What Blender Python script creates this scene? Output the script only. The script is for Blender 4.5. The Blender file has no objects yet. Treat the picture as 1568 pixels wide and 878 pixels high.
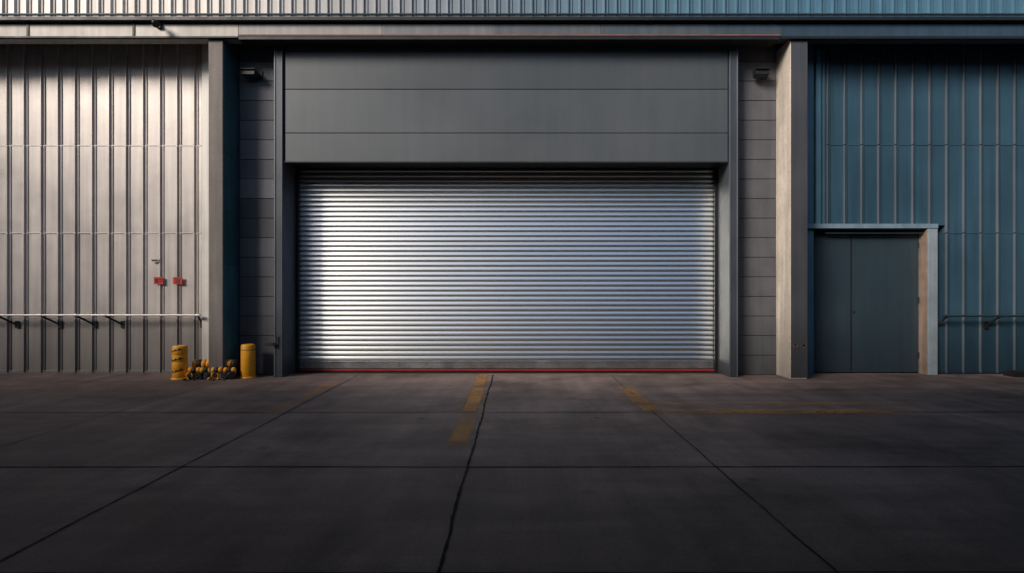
import bpy, math, random
from mathutils import Vector, Matrix
random.seed(7)
F=854.0; CX=790.0; CY=449.0; H=1.6
def X(px,Y): return (px-CX)*Y/F
def Z(py,Y): return H+(CY-py)*Y/F
sc=bpy.context.scene
# ---------------------------------------------------------------- materials
def mat(name,base,rough=0.6,metal=0.0,var=0.15,scale=1.5,streak=0.0,bump=0.1,bscale=60,spec=0.5,
        dirt=0.0,dirt_col=(0.03,0.028,0.027),rvar=0.1,aniso=None,base_grime=0.0):
    m=bpy.data.materials.new(name); m.use_nodes=True
    nt=m.node_tree; N=nt.nodes; L=nt.links
    b=N['Principled BSDF']
    tc=N.new('ShaderNodeTexCoord')
    at=N.new('ShaderNodeAttribute'); at.attribute_name='tint'
    rgb=N.new('ShaderNodeRGB'); rgb.outputs[0].default_value=(*base,1)
    mul=N.new('ShaderNodeMix'); mul.data_type='RGBA'; mul.blend_type='MULTIPLY'; mul.inputs[0].default_value=1
    L.new(rgb.outputs[0],mul.inputs[6]); L.new(at.outputs['Color'],mul.inputs[7])
    n=N.new('ShaderNodeTexNoise'); n.inputs['Scale'].default_value=scale; n.inputs['Detail'].default_value=6; n.inputs['Roughness'].default_value=0.6
    L.new(tc.outputs['Object'],n.inputs['Vector'])
    mr=N.new('ShaderNodeMapRange'); mr.inputs[1].default_value=0.3; mr.inputs[2].default_value=0.7
    mr.inputs[3].default_value=1-var; mr.inputs[4].default_value=1+var
    L.new(n.outputs['Fac'],mr.inputs[0])
    cur=mul.outputs[2]
    def mulby(sock,cur):
        v=N.new('ShaderNodeVectorMath'); v.operation='SCALE'
        L.new(cur,v.inputs[0]); L.new(sock,v.inputs['Scale']); return v.outputs[0]
    cur=mulby(mr.outputs[0],cur)
    if streak>0:
        mp=N.new('ShaderNodeMapping'); mp.inputs['Scale'].default_value=(9,9,0.45)
        L.new(tc.outputs['Object'],mp.inputs[0])
        n2=N.new('ShaderNodeTexNoise'); n2.inputs['Scale'].default_value=1.0; n2.inputs['Detail'].default_value=6
        L.new(mp.outputs[0],n2.inputs['Vector'])
        m2=N.new('ShaderNodeMapRange'); m2.inputs[1].default_value=0.35; m2.inputs[2].default_value=0.65
        m2.inputs[3].default_value=1-streak; m2.inputs[4].default_value=1+streak*0.5
        L.new(n2.outputs['Fac'],m2.inputs[0]); cur=mulby(m2.outputs[0],cur)
    if base_grime>0:
        sp=N.new('ShaderNodeSeparateXYZ'); L.new(tc.outputs['Object'],sp.inputs[0])
        ad=N.new('ShaderNodeMath'); ad.operation='MULTIPLY_ADD'; ad.inputs[1].default_value=-1.0
        L.new(n.outputs['Fac'],ad.inputs[0]); L.new(sp.outputs[2],ad.inputs[2])
        m4=N.new('ShaderNodeMapRange'); m4.inputs[1].default_value=-0.5; m4.inputs[2].default_value=0.7
        m4.inputs[3].default_value=1-base_grime; m4.inputs[4].default_value=1
        L.new(ad.outputs[0],m4.inputs[0]); cur=mulby(m4.outputs[0],cur)
    if dirt>0:
        n3=N.new('ShaderNodeTexNoise'); n3.inputs['Scale'].default_value=scale*5; n3.inputs['Detail'].default_value=8; n3.inputs['Roughness'].default_value=0.75
        L.new(tc.outputs['Object'],n3.inputs['Vector'])
        m3=N.new('ShaderNodeMapRange'); m3.inputs[1].default_value=0.52; m3.inputs[2].default_value=0.68
        m3.inputs[3].default_value=0; m3.inputs[4].default_value=dirt
        L.new(n3.outputs['Fac'],m3.inputs[0])
        mx=N.new('ShaderNodeMix'); mx.data_type='RGBA'; L.new(m3.outputs[0],mx.inputs[0]); L.new(cur,mx.inputs[6]); mx.inputs[7].default_value=(*dirt_col,1)
        cur=mx.outputs[2]
    L.new(cur,b.inputs['Base Color'])
    b.inputs['Metallic'].default_value=metal
    b.inputs['Specular IOR Level'].default_value=spec
    if rvar>0:
        rr=N.new('ShaderNodeMapRange'); rr.inputs[1].default_value=0.3; rr.inputs[2].default_value=0.7
        rr.inputs[3].default_value=max(0.05,rough-rvar); rr.inputs[4].default_value=min(1,rough+rvar)
        L.new(n.outputs['Fac'],rr.inputs[0]); L.new(rr.outputs[0],b.inputs['Roughness'])
    else: b.inputs['Roughness'].default_value=rough
    if bump>0:
        nb=N.new('ShaderNodeTexNoise'); nb.inputs['Scale'].default_value=bscale; nb.inputs['Detail'].default_value=3
        if aniso:
            mp=N.new('ShaderNodeMapping'); mp.inputs['Scale'].default_value=aniso
            L.new(tc.outputs['Object'],mp.inputs[0]); L.new(mp.outputs[0],nb.inputs['Vector'])
        else: L.new(tc.outputs['Object'],nb.inputs['Vector'])
        bp=N.new('ShaderNodeBump'); bp.inputs['Strength'].default_value=bump; bp.inputs['Distance'].default_value=0.01
        L.new(nb.outputs['Fac'],bp.inputs['Height']); L.new(bp.outputs[0],b.inputs['Normal'])
    return m

M={}
M['clad_l']=mat('painted_cladding_warm_grey',(0.62,0.57,0.54),0.42,0.25,0.08,1.2,0.12,0.25,3.0,base_grime=0.3)
M['clad_r']=mat('painted_cladding_teal',(0.040,0.098,0.145),0.45,0.15,0.10,1.2,0.15,0.25,3.0,base_grime=0.3)
M['clad_u']=mat('painted_cladding_upper',(1,1,1),0.5,0.1,0.08,1.2,0.1,0.1,3.0)
M['beam']=mat('painted_steel_beam',(1,1,1),0.5,0.1,0.10,1.5,0.15,0.1,20)
M['dark']=mat('dark_steel',(0.02,0.021,0.023),0.5,0.3,0.15,3)
M['grey']=mat('grey_panel',(0.086,0.098,0.110),0.45,0.1,0.05,0.7,0.05,0.05,5)
M['jamb']=mat('grey_jamb_steel',(0.074,0.085,0.102),0.45,0.2,0.08,1.5,0.12,0.05,20,base_grime=0.3)
M['concrete']=mat('stained_concrete',(0.40,0.37,0.34),0.85,0,0.16,2.0,0.2,0.6,35,dirt=0.35,dirt_col=(0.16,0.14,0.12),base_grime=0.35)
M['block']=mat('painted_block',(0.105,0.108,0.118),0.75,0,0.16,2.5,0.12,0.5,50,base_grime=0.25)
M['teal']=mat('teal_trim',(0.04,0.125,0.16),0.5,0.1,0.15,2,0.15,0.3,40)
M['cyan']=mat('pale_teal_trim',(0.12,0.27,0.36),0.5,0.1,0.12,2,0.15,0.2,30,base_grime=0.3)
M['white']=mat('off_white_trim',(0.76,0.73,0.68),0.5,0.1,0.1,2,0.15,0.2,30,base_grime=0.3)
M['door']=mat('painted_steel_door',(0.033,0.056,0.074),0.45,0.1,0.07,1.2,0.08,0.1,8,base_grime=0.25)
M['frame']=mat('door_frame_paint',(0.25,0.30,0.34),0.5,0.1,0.12,3,0.15,0.2,30,dirt=0.3,dirt_col=(0.12,0.1,0.08))
M['reveal']=mat('door_reveal_weathered',(0.26,0.19,0.15),0.8,0,0.25,4,0.25,0.4,40)
M['shutter']=mat('galvanised_shutter',(0.93,0.95,0.93),0.29,1.0,0.03,0.5,0.0,0.0,1.0,rvar=0.0)
M['bar']=mat('galvanised_bar',(0.46,0.48,0.50),0.4,0.9,0.1,3,0,0.1,20,dirt=0.4)
M['red']=mat('red_rubber_seal',(0.34,0.03,0.03),0.55,0,0.2,5,dirt=0.3)
M['redsign']=mat('red_sign_paint',(0.55,0.035,0.035),0.5,0,0.1,8)
M['signw']=mat('sign_print',(0.04,0.02,0.02),0.5,0,0.05,8)
M['plate']=mat('notice_white',(0.55,0.55,0.52),0.5,0,0.08,8)
M['yellow']=mat('yellow_bollard_paint',(0.85,0.37,0.015),0.45,0,0.10,6,0.08,0.2,40,dirt=0.45,dirt_col=(0.08,0.05,0.03))
M['black']=mat('black_rubber',(0.012,0.012,0.013),0.6,0,0.2,6)
M['rail']=mat('galvanised_rail',(0.5,0.47,0.44),0.4,0.6,0.1,5)
M['raild']=mat('painted_rail_dark',(0.03,0.05,0.065),0.45,0.3,0.1,5)
M['glass']=mat('lamp_glass',(0.02,0.025,0.03),0.1,0,0.02,5,bump=0)
M['rust']=mat('red_oxide_flashing',(0.22,0.09,0.06),0.7,0,0.25,5)
M['crack']=mat('joint_tar',(0.005,0.005,0.005),0.9,0,0.3,8,spec=0.2)

# ---------------------------------------------------------------- builder
class MB:
    def __init__(s): s.v=[];s.f=[];s.t=[];s.m=[];s.sm=[]
    def quadset(s,vs,fs,tint=(1,1,1),mi=0,smooth=False):
        o=len(s.v); s.v+=[tuple(v) for v in vs]
        if isinstance(tint,(int,float)): tint=(tint,)*3
        for f in fs: s.f.append([i+o for i in f]); s.t.append(tint); s.m.append(mi); s.sm.append(smooth)
    def box(s,x0,x1,y0,y1,z0,z1,tint=(1,1,1),mi=0):
        x0,x1=min(x0,x1),max(x0,x1)
        s.quadset([(x0,y0,z0),(x1,y0,z0),(x1,y1,z0),(x0,y1,z0),(x0,y0,z1),(x1,y0,z1),(x1,y1,z1),(x0,y1,z1)],
          [(0,3,2,1),(4,5,6,7),(0,1,5,4),(1,2,6,5),(2,3,7,6),(3,0,4,7)],tint,mi)
    def lathe(s,p,axis,prof,seg=20,mi=0,tint=(1,1,1)):
        a=Vector(axis).normalized(); u=a.orthogonal().normalized(); w=a.cross(u); p=Vector(p)
        vs=[];fs=[]
        for d,r in prof:
            for i in range(seg):
                t=2*math.pi*i/seg; vs.append(p+a*d+(u*math.cos(t)+w*math.sin(t))*r)
        for k in range(len(prof)-1):
            for i in range(seg):
                j=(i+1)%seg; fs.append((k*seg+i,k*seg+j,(k+1)*seg+j,(k+1)*seg+i))
        s.quadset(vs,fs,tint,mi,True)
        n=len(prof)-1
        s.quadset([vs[i] for i in range(seg)],[tuple(range(seg))[::-1]],tint,mi)
        s.quadset([vs[n*seg+i] for i in range(seg)],[tuple(range(seg))],tint,mi)
    def tube(s,a,b,r,seg=12,mi=0,tint=(1,1,1)):
        a=Vector(a);b=Vector(b); s.lathe(a,b-a,[(0,r),((b-a).length,r)],seg,mi,tint)
    def obj(s,name,mats,parent=None,bevel=0.0):
        me=bpy.data.meshes.new(name); me.from_pydata(s.v,[],s.f)
        for m in (mats if isinstance(mats,list) else [mats]): me.materials.append(m)
        ca=me.color_attributes.new('tint','FLOAT_COLOR','CORNER')
        for p in me.polygons:
            p.material_index=s.m[p.index]; p.use_smooth=s.sm[p.index]
            for li in p.loop_indices: ca.data[li].color=(*s.t[p.index],1)
        me.update()
        o=bpy.data.objects.new(name,me); sc.collection.objects.link(o)
        if parent: o.parent=parent
        if bevel>0:
            bv=o.modifiers.new('bevel','BEVEL'); bv.width=bevel; bv.segments=2; bv.limit_method='ANGLE'; bv.angle_limit=math.radians(50)
        return o
def empty(name):
    e=bpy.data.objects.new(name,None); sc.collection.objects.link(e); return e
def rt(a=0.06,base=1.0): return base*(1+random.uniform(-a,a))
def tint(v,c=(1,1,1)): return (v*c[0],v*c[1],v*c[2])

W=empty('warehouse_building')
XL,XR=-26.0,27.0; TOP=9.2
b=MB(); b.box(XL,XR,11.45,30,0,TOP-0.1,1.0); b.obj('building_body',M['grey'],W)
b=MB(); b.box(XL-0.05,XR+0.05,10.8,30.1,TOP,TOP+0.12,1.0); b.obj('parapet_cap',M['dark'],W,0.01)

# ---------------- left cladding
YL=11.1; xe=X(309,YL); pitch=26*YL/F
b=MB(); r=MB(); seam=MB()
zs=[0.02,Z(487,YL),Z(357,YL),Z(223,YL),Z(85,YL),6.59]
x=X(298,YL)
edges=[xe,x]
while x>XL: x-=pitch; edges.append(x)
for i in range(len(edges)-1):
    x1,x0=edges[i],max(edges[i+1],XL)
    for k in range(5):
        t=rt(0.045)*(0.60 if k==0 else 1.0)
        dy=random.uniform(-0.003,0.003)
        b.box(x0+0.001,x1-0.001,YL+dy,YL+0.3,zs[k]+0.003,zs[k+1]-0.003,tint(t))
for e in edges[1:]:
    for k in range(5):
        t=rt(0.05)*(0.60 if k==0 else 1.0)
        j=random.uniform(-0.003,0.003)
        r.box(e-0.011+j,e+0.011+j,YL-0.036,YL+0.02,zs[k]+0.006,zs[k+1]-0.012,tint(t))
        if k<4: r.box(e+0.062+j,e+0.070+j,YL-0.018,YL+0.02,zs[k]+0.006,zs[k+1]-0.012,tint(t*0.9))
for z in zs[2:5]:
    seam.box(XL,xe-0.01,YL-0.010,YL+0.01,z-0.012,z+0.006,tint(0.95))
seam.box(XL,xe-0.01,YL-0.012,YL+0.01,0.0,0.06,tint(0.5))
b.obj('left_cladding_sheets',M['clad_l'],W); r.obj('left_cladding_ribs',M['clad_l'],W,0.003); seam.obj('left_cladding_laps',M['clad_l'],W,0.002)
b=MB(); b.box(X(309,10.97),X(321,10.97),10.97,11.4,0,6.59); b.obj('corner_trim',M['white'],W,0.006)

# ---------------- pilasters
PY=10.35
pl0,pl1=X(319,PY),X(341,PY); pr0,pr1=X(1210,PY),X(1236,PY)
zb=Z(56,10.3)-0.004
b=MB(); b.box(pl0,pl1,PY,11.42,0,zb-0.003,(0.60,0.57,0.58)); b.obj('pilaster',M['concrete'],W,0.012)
b=MB()
for i in range(6):
    z0=i*1.05+0.02; b.box(pl1+0.001,pl1+0.012,PY+0.03,10.93,z0,min(z0+1.04,zb-0.01),tint(rt(0.2)))
b.obj('pilaster_side_panels',M['teal'],W,0.003)
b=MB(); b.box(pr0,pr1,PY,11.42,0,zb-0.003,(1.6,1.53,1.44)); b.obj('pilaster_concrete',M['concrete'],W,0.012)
b=MB(); b.box(pr0+0.012,pr1+0.002,PY-0.008,PY+0.02,0.03,zb-0.004,(1.1,1.0,0.95)); b.obj('pilaster_face_plate',M['jamb'],W,0.003)
b=MB()
for k in range(5):
    xx=pr0+0.05+random.random()*0.2; b.box(xx,xx+0.03+random.random()*0.05,PY-0.012,PY-0.007,0.58+random.random()*0.04,0.64,1.0)
b.obj('pilaster_scuffs',M['rust'],W)

# ---------------- block columns
BY=10.9; bp=30*BY/F
def blocks(x0,x1,name,con):
    b=MB(); z=0.0; k=0
    back=MB(); back.box(x0,x1,BY+0.02,11.44,0,6.58,0.4); back.obj(name+'_mortar',M['block'],W)
    while z<6.5:
        z1=min(z+bp,6.57); t=rt(con)
        if con>0.1 and k in (9,): t*=1.8
        if con>0.1 and k in (10,11,12,6,14): t*=1.25
        b.box(x0+0.03,x1-0.005,BY+random.uniform(-0.002,0.002),BY+0.1,z+0.005,z1-0.005,tint(t,(1,1,1.03))); z=z1;k+=1
    b.obj(name,M['block'],W,0.006)
jl0,jl1=X(419,10.6),X(433,10.6); jr0,jr1=X(1117,10.6),X(1131,10.6)
blocks(pl1+0.012,jl0,'left_block_column',0.16)
blocks(jr1,pr0,'right_block_column',0.08)
b=MB()
b.box(jr1+0.002,jr1+0.07,10.82,10.9,0,6.5,1.0)
for i in range(16): b.box(jr1+0.025,jr1+0.045,10.812,10.822,0.4+i*0.38,0.46+i*0.38,0.2)
b.obj('fixing_channel',M['jamb'],W,0.003)

# ---------------- jambs + header
HZ=Z(247,10.6)
b=MB()
b.box(jl0,jl1,10.6,11.44,0,6.55,1.0); b.box(jr0,jr1,10.6,11.44,0,6.55,1.0)
b.obj('door_surround_jambs',M['jamb'],W,0.008)
b=MB()
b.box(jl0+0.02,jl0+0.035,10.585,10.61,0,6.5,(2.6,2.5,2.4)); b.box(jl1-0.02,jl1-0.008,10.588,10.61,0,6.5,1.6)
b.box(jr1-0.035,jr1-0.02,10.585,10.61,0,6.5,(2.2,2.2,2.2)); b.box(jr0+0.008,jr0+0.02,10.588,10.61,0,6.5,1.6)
b.obj('jamb_edge_trims',M['jamb'],W,0.002)
b=MB()
hz=[HZ,Z(204,10.63),Z(137,10.63),6.57]
for k in range(3):
    b.box(jl1+0.035,jr0-0.02,10.63,10.75,hz[k]+(0.005 if k else 0),hz[k+1]-0.005,tint([1.12,1.12,0.95][k],(1,1.0,0.99)))
b.obj('header_panels',M['grey'],W,0.006)
b=MB(); b.box(jl1+0.001,jr0-0.001,10.66,11.2,HZ+0.012,6.56,0.3); b.obj('header_core',M['grey'],W)
b=MB(); b.box(jl1+0.001,jr0-0.001,10.625,10.655,HZ-0.015,HZ-0.002,0.7); b.obj('header_drip_edge',M['jamb'],W)

# ---------------- roller shutter
SY=11.29
S=MB(); sx0,sx1=jl1+0.02,jr0-0.02
pitchs=0.1007; z=0.225
nx=6
def slat(z):
    pts=[(0.012,z+0.001),(0.002,z+0.002),(-0.007,z+0.006),(-0.0125,z+0.013),(-0.0140,z+0.021)]
    n=8; z0=z+0.021; z1=z+pitchs+0.001
    for i in range(1,n+1):
        t=i/n; pts.append((-0.0140+0.0250*(0.35*t+0.65*t*t),z0+t*(z1-z0)))
    return pts
while z<4.35:
    pts=slat(z); vs=[];fs=[]
    tz=random.uniform(-0.0006,0.0006); w=random.uniform(-0.0005,0.0005)
    for j in range(nx+1):
        x=sx0+(sx1-sx0)*j/nx
        for (d,zz) in pts: vs.append((x,SY+d+w,zz+tz))
    m=len(pts)
    for j in range(nx):
        for i in range(m-1): fs.append((j*m+i,(j+1)*m+i,(j+1)*m+i+1,j*m+i+1))
    S.quadset(vs,fs,tint(rt(0.04),(1+random.uniform(-0.015,0.015),1,1+random.uniform(-0.015,0.015))),0,True)
    z+=pitchs
S.obj('roller_shutter_slats',M['shutter'],W)
b=MB(); b.box(sx0,sx1,SY+0.016,SY+0.04,0,4.5,1.0); b.obj('shutter_backing',M['dark'],W)
b=MB(); b.box(sx0+0.04,sx1-0.04,SY-0.02,SY+0.012,0.075,0.215,1.0)
b.box(sx0+0.04,sx1-0.04,SY-0.028,SY+0.010,0.205,0.222,1.1)
for i in range(60):
    xx=sx0+0.1+i*(sx1-sx0-0.2)/59
    b.lathe((xx,SY-0.02,0.19),(0,-1,0),[(0,0.008),(0.006,0.006)],8,0,(0.5,0.5,0.5))
b.obj('shutter_bottom_bar',M['bar'],W,0.004)
b=MB(); b.box(sx0+0.03,sx1-0.03,SY-0.035,SY+0.012,0.020,0.062); b.obj('shutter_bottom_seal',M['red'],W,0.008)
b=MB()
b.box(jl1+0.001,jl1+0.06,SY-0.08,SY-0.025,0,HZ+0.3); b.box(jr0-0.06,jr0-0.001,SY-0.08,SY-0.025,0,HZ+0.3)
b.obj('shutter_guide_rails',M['dark'],W,0.004)
b=MB(); b.box(jl1+0.001,jr0-0.001,11.1,11.44,0.002,0.012); b.obj('threshold',M['dark'],W)
b=MB()
b.box(X(407,10.57),X(420,10.57),10.54,10.60,Z(530,10.57),Z(525,10.57)); b.tube((X(421,10.57),10.55,Z(531,10.57)),(X(424,10.57),10.57,Z(515,10.57)),0.012)
b.obj('shutter_lock_lever',M['black'],W,0.004)

# ---------------- beam
def lerp(a,c,t): return tuple(a[i]+(c[i]-a[i])*t for i in range(3))
def pal(px):  # palette mixes paint colour with a painted warm-to-teal light change along the facade
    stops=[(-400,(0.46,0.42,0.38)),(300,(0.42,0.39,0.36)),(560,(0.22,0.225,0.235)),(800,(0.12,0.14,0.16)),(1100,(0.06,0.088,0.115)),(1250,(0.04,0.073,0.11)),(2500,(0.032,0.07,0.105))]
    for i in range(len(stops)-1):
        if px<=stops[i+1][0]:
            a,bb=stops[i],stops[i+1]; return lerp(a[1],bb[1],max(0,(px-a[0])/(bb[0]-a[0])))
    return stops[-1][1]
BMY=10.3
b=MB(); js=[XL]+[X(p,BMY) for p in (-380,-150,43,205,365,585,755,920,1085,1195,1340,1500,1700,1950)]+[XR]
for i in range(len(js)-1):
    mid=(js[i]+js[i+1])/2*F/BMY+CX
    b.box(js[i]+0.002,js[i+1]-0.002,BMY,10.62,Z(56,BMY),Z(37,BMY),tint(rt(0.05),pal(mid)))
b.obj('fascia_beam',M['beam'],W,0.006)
b=MB(); b.box(XL,XR,10.2,11.45,Z(31,10.2),Z(25,10.2),1.0); b.obj('gutter_cap',M['dark'],W,0.006)
b=MB(); b.tube((XL,10.22,Z(25,10.22)+0.03),(XR,10.22,Z(25,10.22)+0.03),0.022,10); b.obj('gutter_pipe',M['raild'],W)
b=MB()
b.box(XL,X(365,BMY),BMY-0.02,BMY+0.05,Z(58.5,BMY),Z(56.2,BMY)); b.box(X(1195,BMY),XR,BMY-0.02,BMY+0.05,Z(60,BMY),Z(56.2,BMY))
for px in (43,205): b.box(X(px,BMY)-0.02,X(px,BMY)+0.02,BMY-0.015,BMY-0.001,Z(56,BMY),Z(33,BMY))
b.obj('beam_lower_lip',M['dark'],W)
b=MB(); b.box(X(366,BMY),X(1194,BMY),BMY-0.025,BMY+0.05,Z(55.8,BMY),Z(53.8,BMY)); b.obj('beam_flashing',M['rust'],W)
b=MB(); b.box(X(366,BMY),X(1194,BMY),BMY-0.015,BMY+0.3,Z(61.0,BMY),Z(56.2,BMY)); b.obj('canopy_edge',M['dark'],W)

# ---------------- upper cladding
UY=10.9; b=MB(); up=18.4*UY/F; x=XL; rb=MB()
while x<XR:
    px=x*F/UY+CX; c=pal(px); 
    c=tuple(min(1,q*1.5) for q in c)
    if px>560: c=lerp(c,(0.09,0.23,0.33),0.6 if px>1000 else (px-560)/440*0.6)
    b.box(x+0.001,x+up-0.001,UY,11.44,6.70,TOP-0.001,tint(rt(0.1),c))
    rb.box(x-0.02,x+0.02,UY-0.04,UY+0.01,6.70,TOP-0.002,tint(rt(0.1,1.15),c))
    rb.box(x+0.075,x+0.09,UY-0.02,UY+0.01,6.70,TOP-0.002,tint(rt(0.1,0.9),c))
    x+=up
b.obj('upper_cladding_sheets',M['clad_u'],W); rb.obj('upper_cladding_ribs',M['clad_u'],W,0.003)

# ---------------- right cladding + personnel door
YR=11.0; b=MB(); r=MB(); seam=MB(); lt=MB()
zt=[0.02,Z(484,YR),Z(357,YR),Z(222,YR),Z(85,YR),6.59]
FX0,FX1,FX2=X(1238,10.9),X(1421,10.9),X(1436,10.9); FZ0,FZ1=Z(350,10.9),Z(343,10.9)
def stack(x0,x1,over):
    for k in range(5):
        z0,z1=zt[k],zt[k+1]
        if over:
            if z1<=FZ1+0.05: continue
            z0=max(z0,FZ1-0.02)
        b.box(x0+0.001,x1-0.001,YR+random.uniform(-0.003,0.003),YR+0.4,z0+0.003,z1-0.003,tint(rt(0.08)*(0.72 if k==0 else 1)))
e=X(1266,YR); ed=[X(1250,YR),e]
while e<XR: e+=26*YR/F; ed.append(e)
for i in range(len(ed)-1):
    x0,x1=ed[i],min(ed[i+1],XR)
    if x1<=FX2-0.1: stack(x0,x1,True)
    elif x0<FX2-0.1:
        stack(x0,x1,True)
        for k in range(2): b.box(FX2-0.02,x1-0.001,YR,YR+0.4,zt[k]+0.003,min(zt[k+1],FZ1-0.02)-0.003,tint(0.8))
    else: stack(x0,x1,False)
for q in ed[1:]:
    over=q<FX2+0.02
    for k in range(5):
        z0,z1=zt[k],zt[k+1]
        if over:
            if z1<=FZ1+0.05: continue
            z0=max(z0,FZ1)
        r.box(q-0.011,q+0.011,YR-0.036,YR+0.02,z0+0.006,z1-0.014,tint(rt(0.08,1.0),(3.4,1.6,1.3)))  # tan tint paints in the light that the ribs catch
        if k>0: r.box(q+0.045,q+0.055,YR-0.02,YR+0.02,z0+0.006,z1-0.014,tint(0.8))
for z in zt[2:5]: seam.box(X(1264,YR),XR,YR-0.010,YR+0.01,z-0.012,z+0.005,tint(0.9,(1.6,1.1,1)))
seam.box(FX2+0.01,XR,YR-0.012,YR+0.01,0,0.06,tint(0.5))
b.obj('right_cladding_sheets',M['clad_r'],W); r.obj('right_cladding_ribs',M['clad_r'],W,0.003); seam.obj('right_cladding_laps',M['clad_r'],W,0.002)
b=MB()
b.box(pr1+0.001,X(1246,10.95),10.95,11.4,0,6.55,0.8); b.box(X(1250,10.97),X(1257,10.97),10.97,11.2,FZ1+0.01,6.4,1.0); b.box(X(1260,10.98),X(1263,10.98),10.975,11.2,FZ1+0.01,6.4,0.7)
b.obj('corner_flashing',M['cyan'],W,0.005)
b=MB()
b.box(FX0-0.1,FX2,10.885,11.3,FZ0,FZ1,(0.8,1.0,1.1)); b.box(FX1+0.002,FX2,10.9,11.3,0,FZ0-0.001,(1.2,1.2,1.2))
b.obj('door_frame',M['frame'],W,0.006)
b=MB(); b.box(FX1-0.012,FX1,10.91,11.3,0,FZ0-0.002); b.obj('door_reveal',M['reveal'],W)
DY=11.13
b=MB(); dm=X(1303,DY); dl=X(1246,10.95)+0.004
b.box(dl,dm-0.004,DY,DY+0.06,0.02,FZ0-0.02,1.0); b.box(dm+0.004,FX1-0.014,DY+0.004,DY+0.06,0.02,FZ0-0.02,1.04)
b.obj('door_leaves',M['door'],W,0.006)
b=MB(); b.box(dl-0.1,FX1,DY+0.07,DY+0.1,0,FZ0+0.02); b.box(dm-0.004,dm+0.008,DY-0.008,DY,0.05,FZ0-0.05)
b.lathe((dm+0.06,DY+0.004,1.22),(0,-1,0),[(0,0.022),(0.012,0.02)],12)
for z in (0.3,1.4,2.5): b.tube((FX1-0.025,DY-0.01,z),(FX1-0.025,DY-0.01,z+0.12),0.012)
b.obj('door_hardware',M['dark'],W)

# ---------------- handrails
def handrail(name,x0,x1,zr,yr,wy,m,br,post=None):
    b=MB(); b.tube((x0,yr,zr),(x1,yr,zr),0.022,12)
    for q,d in br:
        b.tube((q,yr,zr-0.005),(q+d,wy,zr-0.20),0.02,8,1); b.box(q+d-0.04,q+d+0.04,wy-0.02,wy,zr-0.26,zr-0.12,1.0,1)
        b.lathe((q-0.03,yr,zr),(1,0,0),[(0,0.03),(0.06,0.03)],12,0)
    return b.obj(name,[M[m],M['dark']],None,0.0)
yr=10.88
handrail('handrail',-22,X(307,yr),Z(483,yr),yr,11.09,'rail',[(X(p,yr),0.22) for p in (-300,-180,-90,-5,62,116,160)]+[(X(303,yr),-0.02)])
yr=10.8
handrail('handrail',X(1441,yr),20,Z(484,yr),yr,10.99,'raild',[(X(p,yr),-0.12) for p in (1452,1532,1640,1760,1880)])

# ---------------- floodlights
def flood(px,name):
    y=10.9; x=X(px,y); z=Z(117,y); b=MB()
    b.box(x+0.05,x+0.16,y-0.02,y,z-0.07,z+0.09,1.0)
    b.tube((x+0.10,y-0.02,z+0.03),(x+0.05,y-0.16,z+0.02),0.015)
    b.box(x-0.05,x+0.08,y-0.18,y-0.07,z-0.01,z+0.045,1.0)
    x0,x1=x-0.15,x+0.11
    b.quadset([(x0,y-0.26,z-0.06),(x1,y-0.26,z-0.06),(x1,y-0.10,z-0.085),(x0,y-0.10,z-0.085),
               (x0,y-0.24,z+0.03),(x1,y-0.24,z+0.03),(x1,y-0.10,z+0.055),(x0,y-0.10,z+0.055)],
              [(0,3,2,1),(4,5,6,7),(0,1,5,4),(1,2,6,5),(2,3,7,6),(3,0,4,7)])
    b.quadset([(x0+0.02,y-0.25,z-0.066),(x0+0.02,y-0.11,z-0.089),(x1-0.02,y-0.11,z-0.089),(x1-0.02,y-0.25,z-0.066)],[(0,1,2,3)],(1,1,1),1)
    b.box(x0-0.012,x1+0.012,y-0.28,y-0.22,z+0.034,z+0.048)
    for i in range(5): b.box(x0+0.02+i*0.05,x0+0.03+i*0.05,y-0.22,y-0.11,z+0.04,z+0.07)
    return b.obj(name,[M['dark'],M['glass']],None,0.004)
flood(390,'floodlight'); flood(1161,'floodlight')
y=10.25; x=X(243,y); z=Z(40,y); b=MB()
b.box(x-0.05,x+0.03,y-0.005,y+0.05,z-0.03,z+0.09)
b.tube((x-0.01,y,z+0.05),(x-0.01,y-0.1,z+0.03),0.012)
b.lathe((x-0.03,y-0.12,z+0.05),(0.7,-0.3,-0.75),[(0,0.025),(0.03,0.035),(0.13,0.07),(0.135,0.06)],16)
b.obj('spotlight',M['dark'],None)

# ---------------- signs
def sign(px,py,w,h,name,m,kind):
    y=11.045; x=X(px,y); z=Z(py,y); s=y/F; w*=s;h*=s; b=MB()
    b.box(x-w/2,x+w/2,y,y+0.008,z-h/2,z+h/2)
    if kind==1:
        b.box(x-w*0.36,x-w*0.05,y-0.003,y,z-h*0.28,z+h*0.28,1.0,1); b.box(x+w*0.05,x+w*0.4,y-0.003,y,z+h*0.1,z+h*0.25,1.0,1); b.box(x+w*0.05,x+w*0.36,y-0.003,y,z-h*0.2,z-h*0.05,1.0,1)
    elif kind==2:
        b.box(x-w*0.3,x+w*0.3,y-0.003,y,z+h*0.18,z+h*0.3,1.0,1); b.box(x-w*0.22,x+w*0.22,y-0.003,y,z-h*0.3,z+h*0.08,1.0,1); b.box(x-w*0.1,x+w*0.1,y-0.005,y-0.002,z-h*0.2,z,1.0,0)
    else: b.box(x-w*0.42,x+w*0.42,y-0.003,y,z-h*0.25,z+h*0.25,1.0,1)
    for sx in (-1,1): b.lathe((x+sx*w*0.44,y,z+h*0.4),(0,-1,0),[(0,0.004),(0.003,0.003)],6,1)
    b.obj(name,[M[m],M['signw']],None)
sign(242.5,430,14,11,'warning_sign','redsign',1); sign(272,430,14,11,'warning_sign','redsign',2); sign(237,399,11,4.5,'notice_plate','plate',3)

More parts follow.
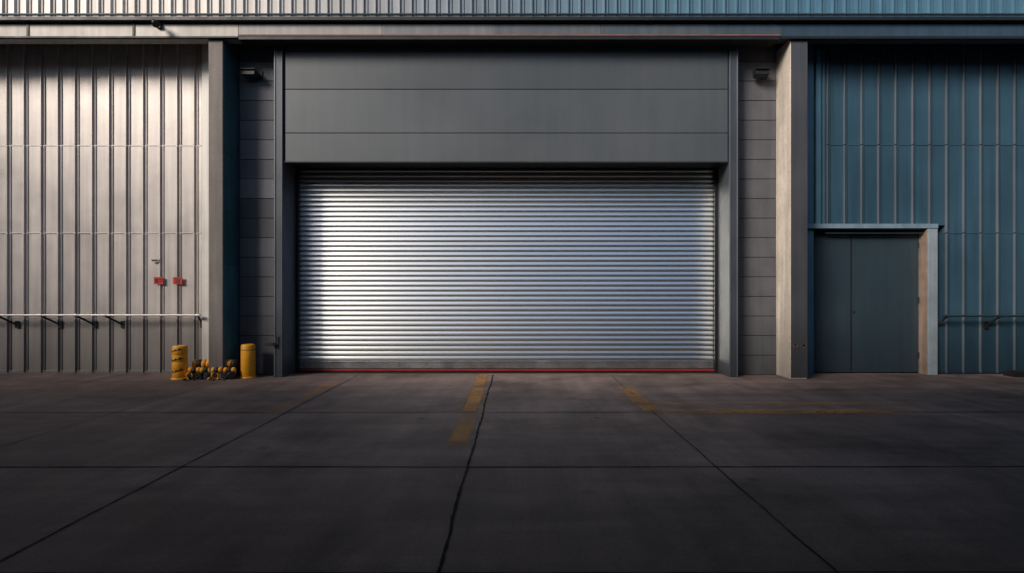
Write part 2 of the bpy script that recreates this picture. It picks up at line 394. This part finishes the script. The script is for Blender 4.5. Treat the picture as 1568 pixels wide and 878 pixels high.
# ---------------- bollards
def bollard(px,py,wpx,hpx,name,bands):
    Y=F*H/(py-CY); x=X(px,Y); R=wpx*Y/F/2; h=hpx*Y/F; b=MB(); Y+=R
    b.lathe((x,Y,0),(0,0,1),[(0,R*1.12),(0.02,R*1.12),(0.03,R)],28,0)
    n=bands
    prof=[]
    for i in range(n):
        z0=0.03+(h-0.06)*i/n; z1=0.03+(h-0.06)*(i+1)/n
        rr=R*random.uniform(0.97,1.0) if n>1 else R
        prof+=[(z0+0.001,rr*0.97),(z0+0.01,rr),(z1-0.01,rr),(z1-0.001,rr*0.97)]
    prof+=[(h-0.02,R*0.95),(h-0.005,R*0.85),(h,R*0.6)]
    b.lathe((x,Y,0),(0,0,1),prof,28,0)
    if n>1:
        for z0,a in ((0.12,0.3),(0.33,0.25),(0.5,0.2)):
            vs=[];fs=[];k=14
            for i in range(k+1):
                t=math.radians(200+a*100+i*7); 
                hgt=0.025+0.015*math.sin(i*1.3)
                vs+= [(x+(R*1.006)*math.cos(t),Y+(R*1.006)*math.sin(t),z0+0.004*i),(x+(R*1.006)*math.cos(t),Y+(R*1.006)*math.sin(t),z0+0.004*i+hgt)]
            for i in range(k): fs.append((2*i,2*i+2,2*i+3,2*i+1))
            b.quadset(vs,fs,(1,1,1),1,True)
    else:
        b.lathe((x,Y,h-0.11),(0,0,1),[(0,R*1.003),(0.012,R*1.003)],28,1)
    return b.obj(name,[M['yellow'],M['black']],None)
bollard(269,582,22,52,'bollard',4); bollard(375,580,21,52,'bollard',1)

# heap
b=MB(); y0=10.3
def seglog(p,ax,L,R,n,step=3):
    ax=Vector(ax).normalized(); p=Vector(p)
    for i in range(n):
        d=L/n; q=p+ax*d*i
        b.lathe(q,ax,[(0.002,R*0.8),(0.012,R),(d-0.012,R),(d-0.002,R*0.8)],16,1 if i%step==1 else 0,(1,1,1))
seglog((X(284,y0),y0+0.26,0.255),(1,0.05,0.01),0.50,0.085,6)
seglog((X(322,y0),y0+0.22,0.265),(1,-0.10,0.02),0.40,0.08,5)
for i in range(6):
    xx=X(288+i*13.2,y0); R=0.072+random.uniform(-0.008,0.008)
    a=random.uniform(-0.5,0.5); L=random.uniform(0.22,0.4)
    d=Vector((a,1,0)).normalized(); yy=y0+random.uniform(-0.04,0.05)
    b.lathe((xx,yy,R),d,[(0,R*0.85),(0.012,R),(L*0.35,R)],16,1 if i%3 else 0)
    b.lathe(Vector((xx,yy,R))+d*L*0.35,d,[(0.001,R),(L*0.65,R)],16,0)
    b.lathe(Vector((xx,yy,R))-d*0.004,d,[(0,R*0.6),(0.004,R*0.65)],12,1)
for i in range(4):
    xx=X(286+i*18,y0); R=0.055
    seglog((xx,y0+0.03+random.uniform(0,0.05),0.165),(1,random.uniform(-0.4,0.4),random.uniform(-0.1,0.1)),0.2,R,3,2)
for i in range(26):
    xx=X(random.uniform(278,358),y0); yy=y0+random.uniform(-0.12,0.05); q=random.uniform(0.012,0.035)
    b.lathe((xx,yy,q*0.6),(random.uniform(-1,1),random.uniform(-1,1),0.3),[(0,q*0.5),(q*0.5,q),(q*1.6,q*0.6)],7,random.choice((0,1,1)))
b.obj('hazard_post_pile',[M['yellow'],M['black']],None)

b=MB(); b.box(X(1553,10.6),X(1572,10.6),10.6,10.85,0.0,0.09,1.0); b.box(X(1556,10.6),X(1569,10.6),10.62,10.83,0.09,0.11,1.0); b.obj('wheel_stop',M['black'],None,0.02)

# ---------------------------------------------------------------- ground
def ground_mat():
    m=bpy.data.materials.new('dark_concrete_yard'); m.use_nodes=True; nt=m.node_tree; N=nt.nodes; L=nt.links; bs=N['Principled BSDF']
    tc=N.new('ShaderNodeTexCoord')
    def noise(s,d=8,r=0.6,sc_=None,dist=0):
        n=N.new('ShaderNodeTexNoise'); n.inputs['Scale'].default_value=s; n.inputs['Detail'].default_value=d; n.inputs['Roughness'].default_value=r; n.inputs['Distortion'].default_value=dist
        if sc_:
            mp=N.new('ShaderNodeMapping'); mp.inputs['Scale'].default_value=sc_; L.new(tc.outputs['Object'],mp.inputs[0]); L.new(mp.outputs[0],n.inputs['Vector'])
        else: L.new(tc.outputs['Object'],n.inputs['Vector'])
        return n.outputs['Fac']
    def mr(s,a,b_,c,d):
        q=N.new('ShaderNodeMapRange'); L.new(s,q.inputs[0])
        for i,v in enumerate((a,b_,c,d)): q.inputs[i+1].default_value=v
        return q.outputs[0]
    big=noise(0.6,5,0.6,None,0.8); med=noise(2.0,9,0.7,None,0.4); fine=noise(45,5,0.75); str_=noise(1.0,6,0.65,(0.35,2.8,1)); str2=noise(1.0,6,0.65,(3.2,0.35,1))
    cr=N.new('ShaderNodeValToRGB'); cr.color_ramp.elements[0].position=0.38; cr.color_ramp.elements[0].color=(0.078,0.055,0.048,1)
    cr.color_ramp.elements[1].position=0.62; cr.color_ramp.elements[1].color=(0.245,0.177,0.150,1)
    ad=N.new('ShaderNodeMath'); ad.operation='MULTIPLY_ADD'; L.new(med,ad.inputs[0]); ad.inputs[1].default_value=0.5
    h=N.new('ShaderNodeMath'); h.operation='MULTIPLY'; L.new(big,h.inputs[0]); h.inputs[1].default_value=0.5; L.new(h.outputs[0],ad.inputs[2])
    L.new(ad.outputs[0],cr.inputs[0])
    cur=cr.outputs[0]
    def scale(cur,sock):
        v=N.new('ShaderNodeVectorMath'); v.operation='SCALE'; L.new(cur,v.inputs[0]); L.new(sock,v.inputs['Scale']); return v.outputs[0]
    for s,a in ((fine,0.32),(str_,0.22),(str2,0.22)):
        cur=scale(cur,mr(s,0.3,0.7,1-a,1+a))
    # small oil drips
    vo=N.new('ShaderNodeTexVoronoi'); vo.inputs['Scale'].default_value=1.3; vo.inputs['Randomness'].default_value=1.0
    L.new(tc.outputs['Object'],vo.inputs['Vector'])
    cur=scale(cur,mr(vo.outputs['Distance'],0.03,0.11,0.62,1.0))
    # painted light: albedo raised near the loading door, lowered further out, noise-broken outline
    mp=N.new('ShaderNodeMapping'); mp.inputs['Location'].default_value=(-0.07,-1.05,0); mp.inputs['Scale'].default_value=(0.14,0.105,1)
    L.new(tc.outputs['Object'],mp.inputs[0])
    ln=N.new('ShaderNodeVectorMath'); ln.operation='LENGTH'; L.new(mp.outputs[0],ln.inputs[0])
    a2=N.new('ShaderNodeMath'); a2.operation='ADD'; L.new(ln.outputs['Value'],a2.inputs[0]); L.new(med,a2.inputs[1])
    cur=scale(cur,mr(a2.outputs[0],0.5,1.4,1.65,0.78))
    L.new(cur,bs.inputs['Base Color'])
    L.new(mr(med,0.35,0.65,0.64,0.80),bs.inputs['Roughness']); bs.inputs['Specular IOR Level'].default_value=0.3
    bp=N.new('ShaderNodeBump'); bp.inputs['Strength'].default_value=0.5; bp.inputs['Distance'].default_value=0.007
    L.new(fine,bp.inputs['Height'])
    L.new(bp.outputs[0],bs.inputs['Normal'])
    return m
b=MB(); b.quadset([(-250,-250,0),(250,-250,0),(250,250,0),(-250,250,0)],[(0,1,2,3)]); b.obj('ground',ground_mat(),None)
def strip(b,pts,w):
    vs=[];fs=[]
    for i,p in enumerate(pts):
        a=Vector(pts[max(0,i-1)]);c=Vector(pts[min(len(pts)-1,i+1)]); t=(c-a).normalized(); n=Vector((-t.y,t.x))
        ww=w*random.uniform(0.6,1.25)/2
        vs+=[(p[0]+n.x*ww,p[1]+n.y*ww,0.004),(p[0]-n.x*ww,p[1]-n.y*ww,0.004)]
    for i in range(len(pts)-1): fs.append((2*i+1,2*i+3,2*i+2,2*i))
    b.quadset(vs,fs)
b=MB()
def wob(a,c,amp,n):
    out=[];v=0;a=Vector(a);c=Vector(c); t=(c-a).normalized(); nn=Vector((-t.y,t.x))
    for i in range(n+1):
        v=v*0.85+random.uniform(-amp,amp); p=a+(c-a)*i/n+nn*v; out.append((p.x,p.y))
    return out
for xx,w,amp in ((-10.1,0.01,0.003),(-7.7,0.01,0.003),(-5.35,0.009,0.004),(-3.07,0.017,0.003),(-0.44,0.026,0.006),(1.84,0.013,0.004),(4.3,0.005,0.003),(6.7,0.005,0.003),(9.1,0.008,0.003)):
    strip(b,wob((xx,-3.9),(xx,10.9),amp,190),w)
for yy,w in ((-1.6,0.01),(0.8,0.01),(3.18,0.012),(5.12,0.019),(7.47,0.017),(9.8,0.006)):
    strip(b,wob((-16,yy-0.02),(16,yy+0.03),0.003,200),w)
b.obj('expansion_joints',M['crack'],None)
def paint(name,col,cover,sc_):
    m=bpy.data.materials.new(name); m.use_nodes=True; nt=m.node_tree; N=nt.nodes; L=nt.links; bs=N['Principled BSDF']
    bs.inputs['Base Color'].default_value=(*col,1); bs.inputs['Roughness'].default_value=0.7
    tc=N.new('ShaderNodeTexCoord'); n=N.new('ShaderNodeTexNoise'); n.inputs['Scale'].default_value=sc_; n.inputs['Detail'].default_value=10; n.inputs['Roughness'].default_value=0.75
    L.new(tc.outputs['Object'],n.inputs['Vector'])
    n2=N.new('ShaderNodeTexNoise'); n2.inputs['Scale'].default_value=1.1; n2.inputs['Detail'].default_value=3; L.new(tc.outputs['Object'],n2.inputs['Vector'])
    ad=N.new('ShaderNodeMath'); ad.operation='ADD'; L.new(n.outputs['Fac'],ad.inputs[0]); L.new(n2.outputs['Fac'],ad.inputs[1])
    at=N.new('ShaderNodeAttribute'); at.attribute_name='tint'
    ml=N.new('ShaderNodeMapRange'); L.new(ad.outputs[0],ml.inputs[0]); ml.inputs[1].default_value=0.62; ml.inputs[2].default_value=1.10; ml.inputs[3].default_value=0.0; ml.inputs[4].default_value=cover
    mu=N.new('ShaderNodeMath'); mu.operation='MULTIPLY'; L.new(ml.outputs[0],mu.inputs[0]); L.new(at.outputs['Fac'],mu.inputs[1])
    L.new(mu.outputs[0],bs.inputs['Alpha'])
    return m
b=MB()
def mark(x0,x1,y0,y1,op,n=12,fade=True):
    lx,ly=x1-x0,y1-y0
    nx=n if lx>ly else 8; ny=n if ly>=lx else 8
    for i in range(nx):
        for j in range(ny):
            u=(i+0.5)/nx; v=(j+0.5)/ny
            long_=v if ly>=lx else u; sh=u if ly>=lx else v
            o=op*(min(1,4*min(long_,1-long_)+0.1) if fade else 1)*min(1,0.35+3.5*min(sh,1-sh))
            b.quadset([(x0+lx*i/nx,y0+ly*j/ny,0.008),(x0+lx*(i+1)/nx,y0+ly*j/ny,0.008),(x0+lx*(i+1)/nx,y0+ly*(j+1)/ny,0.008),(x0+lx*i/nx,y0+ly*(j+1)/ny,0.008)],[(0,1,2,3)],(o,o,o))
mark(-0.74,-0.50,5.7,7.44,0.75,40); mark(-0.75,-0.50,7.50,9.35,1.0,24,False); mark(-0.75,-0.53,9.6,10.9,1.05,10,False)
mark(1.70,1.98,7.3,9.6,0.8,40); mark(1.75,5.4,7.36,7.66,0.7,60); mark(1.3,5.9,7.9,8.15,0.3,50); mark(-3.36,-3.12,7.0,10.4,0.3,40)
b.obj('floor_marking',paint('worn_yellow_paint',(0.66,0.30,0.065),0.85,9.0),None)

# ---------------------------------------------------------------- unseen warehouse and canopy, added behind camera to shade yard and facade
NW=empty('unseen_shade_warehouse'); NY=-4.0; NT=9.3
b=MB(); b.box(-27,45,-24,NY,0,NT,1.0); b.box(-60,-27.002,-24,NY+0.3,0,15.0,1.0); b.obj('shade_warehouse_walls',M['grey'],NW)  # taller block added out of view to shade the left of the facade
b=MB(); b.box(-27,45.1,-24.1,NY+0.08,NT+0.002,NT+0.2,1.0); b.obj('shade_warehouse_parapet',M['dark'],NW,0.01)
b=MB()
x=-26.8
while x<44.8:
    b.box(x-0.02,x+0.02,NY+0.001,NY+0.05,5.3,NT-0.05,1.0); x+=0.4
for cxx in (-20,-12,0,12,24):
    b.box(cxx-3.2,cxx-3.0,NY+0.001,NY+0.15,0,4.1,0.6); b.box(cxx+3.0,cxx+3.2,NY+0.001,NY+0.15,0,4.1,0.6); b.box(cxx-3.2,cxx+3.2,NY+0.001,NY+0.15,4.102,4.18,0.6)
    for k in range(10): b.box(cxx-2.99,cxx+2.99,NY+0.002,NY+0.05,k*0.4+0.01,k*0.4+0.385,0.8)
b.obj('shade_warehouse_cladding_and_doors',M['jamb'],NW)
b=MB(); b.box(-26.9,45,NY+0.06,4.4,4.62,4.72,1.0); b.box(-26.9,45,4.402,4.5,4.5,4.78,0.8)  # unseen canopy added to block sky and darken the foreground
for i in range(13):
    cxx=-24+i*5.6; b.box(cxx-0.06,cxx+0.06,NY+0.06,4.3,4.42,4.618,0.7); b.tube((cxx,NY+0.05,8.2),(cxx,4.0,4.72),0.03)
b.obj('unseen_shade_canopy',M['jamb'],NW)

# ---------------------------------------------------------------- light
el=math.radians(28); rot=math.radians(226)
w=bpy.data.worlds.new('World'); sc.world=w; w.use_nodes=True; nt=w.node_tree
sky=nt.nodes.new('ShaderNodeTexSky'); sky.sky_type='NISHITA'; sky.sun_disc=False; sky.sun_elevation=el; sky.sun_rotation=rot
sky.air_density=1.0; sky.dust_density=1.5
bg=nt.nodes['Background']; bg.inputs[1].default_value=0.125; nt.links.new(sky.outputs[0],bg.inputs[0])
sl=bpy.data.lights.new('sun','SUN'); sl.energy=3.3; sl.angle=math.radians(20); sl.color=(1,0.90,0.79)
so=bpy.data.objects.new('sun',sl); sc.collection.objects.link(so)
d=Vector((math.sin(rot)*math.cos(el),math.cos(rot)*math.cos(el),math.sin(el)))
so.rotation_euler=d.to_track_quat('Z','Y').to_euler(); so.location=d*40
# camera
cd=bpy.data.cameras.new('camera'); cam=bpy.data.objects.new('camera',cd); sc.collection.objects.link(cam)
cam.location=(0,0,H); cam.rotation_euler=(math.radians(90),0,0)
cd.sensor_width=36; cd.lens=F/1568*36; cd.shift_x=-6/1568; cd.shift_y=10/1568; cd.clip_end=1000; cd.clip_start=0.05
sc.camera=cam
sc.view_settings.view_transform='Standard'; sc.view_settings.look='None'; sc.view_settings.exposure=0
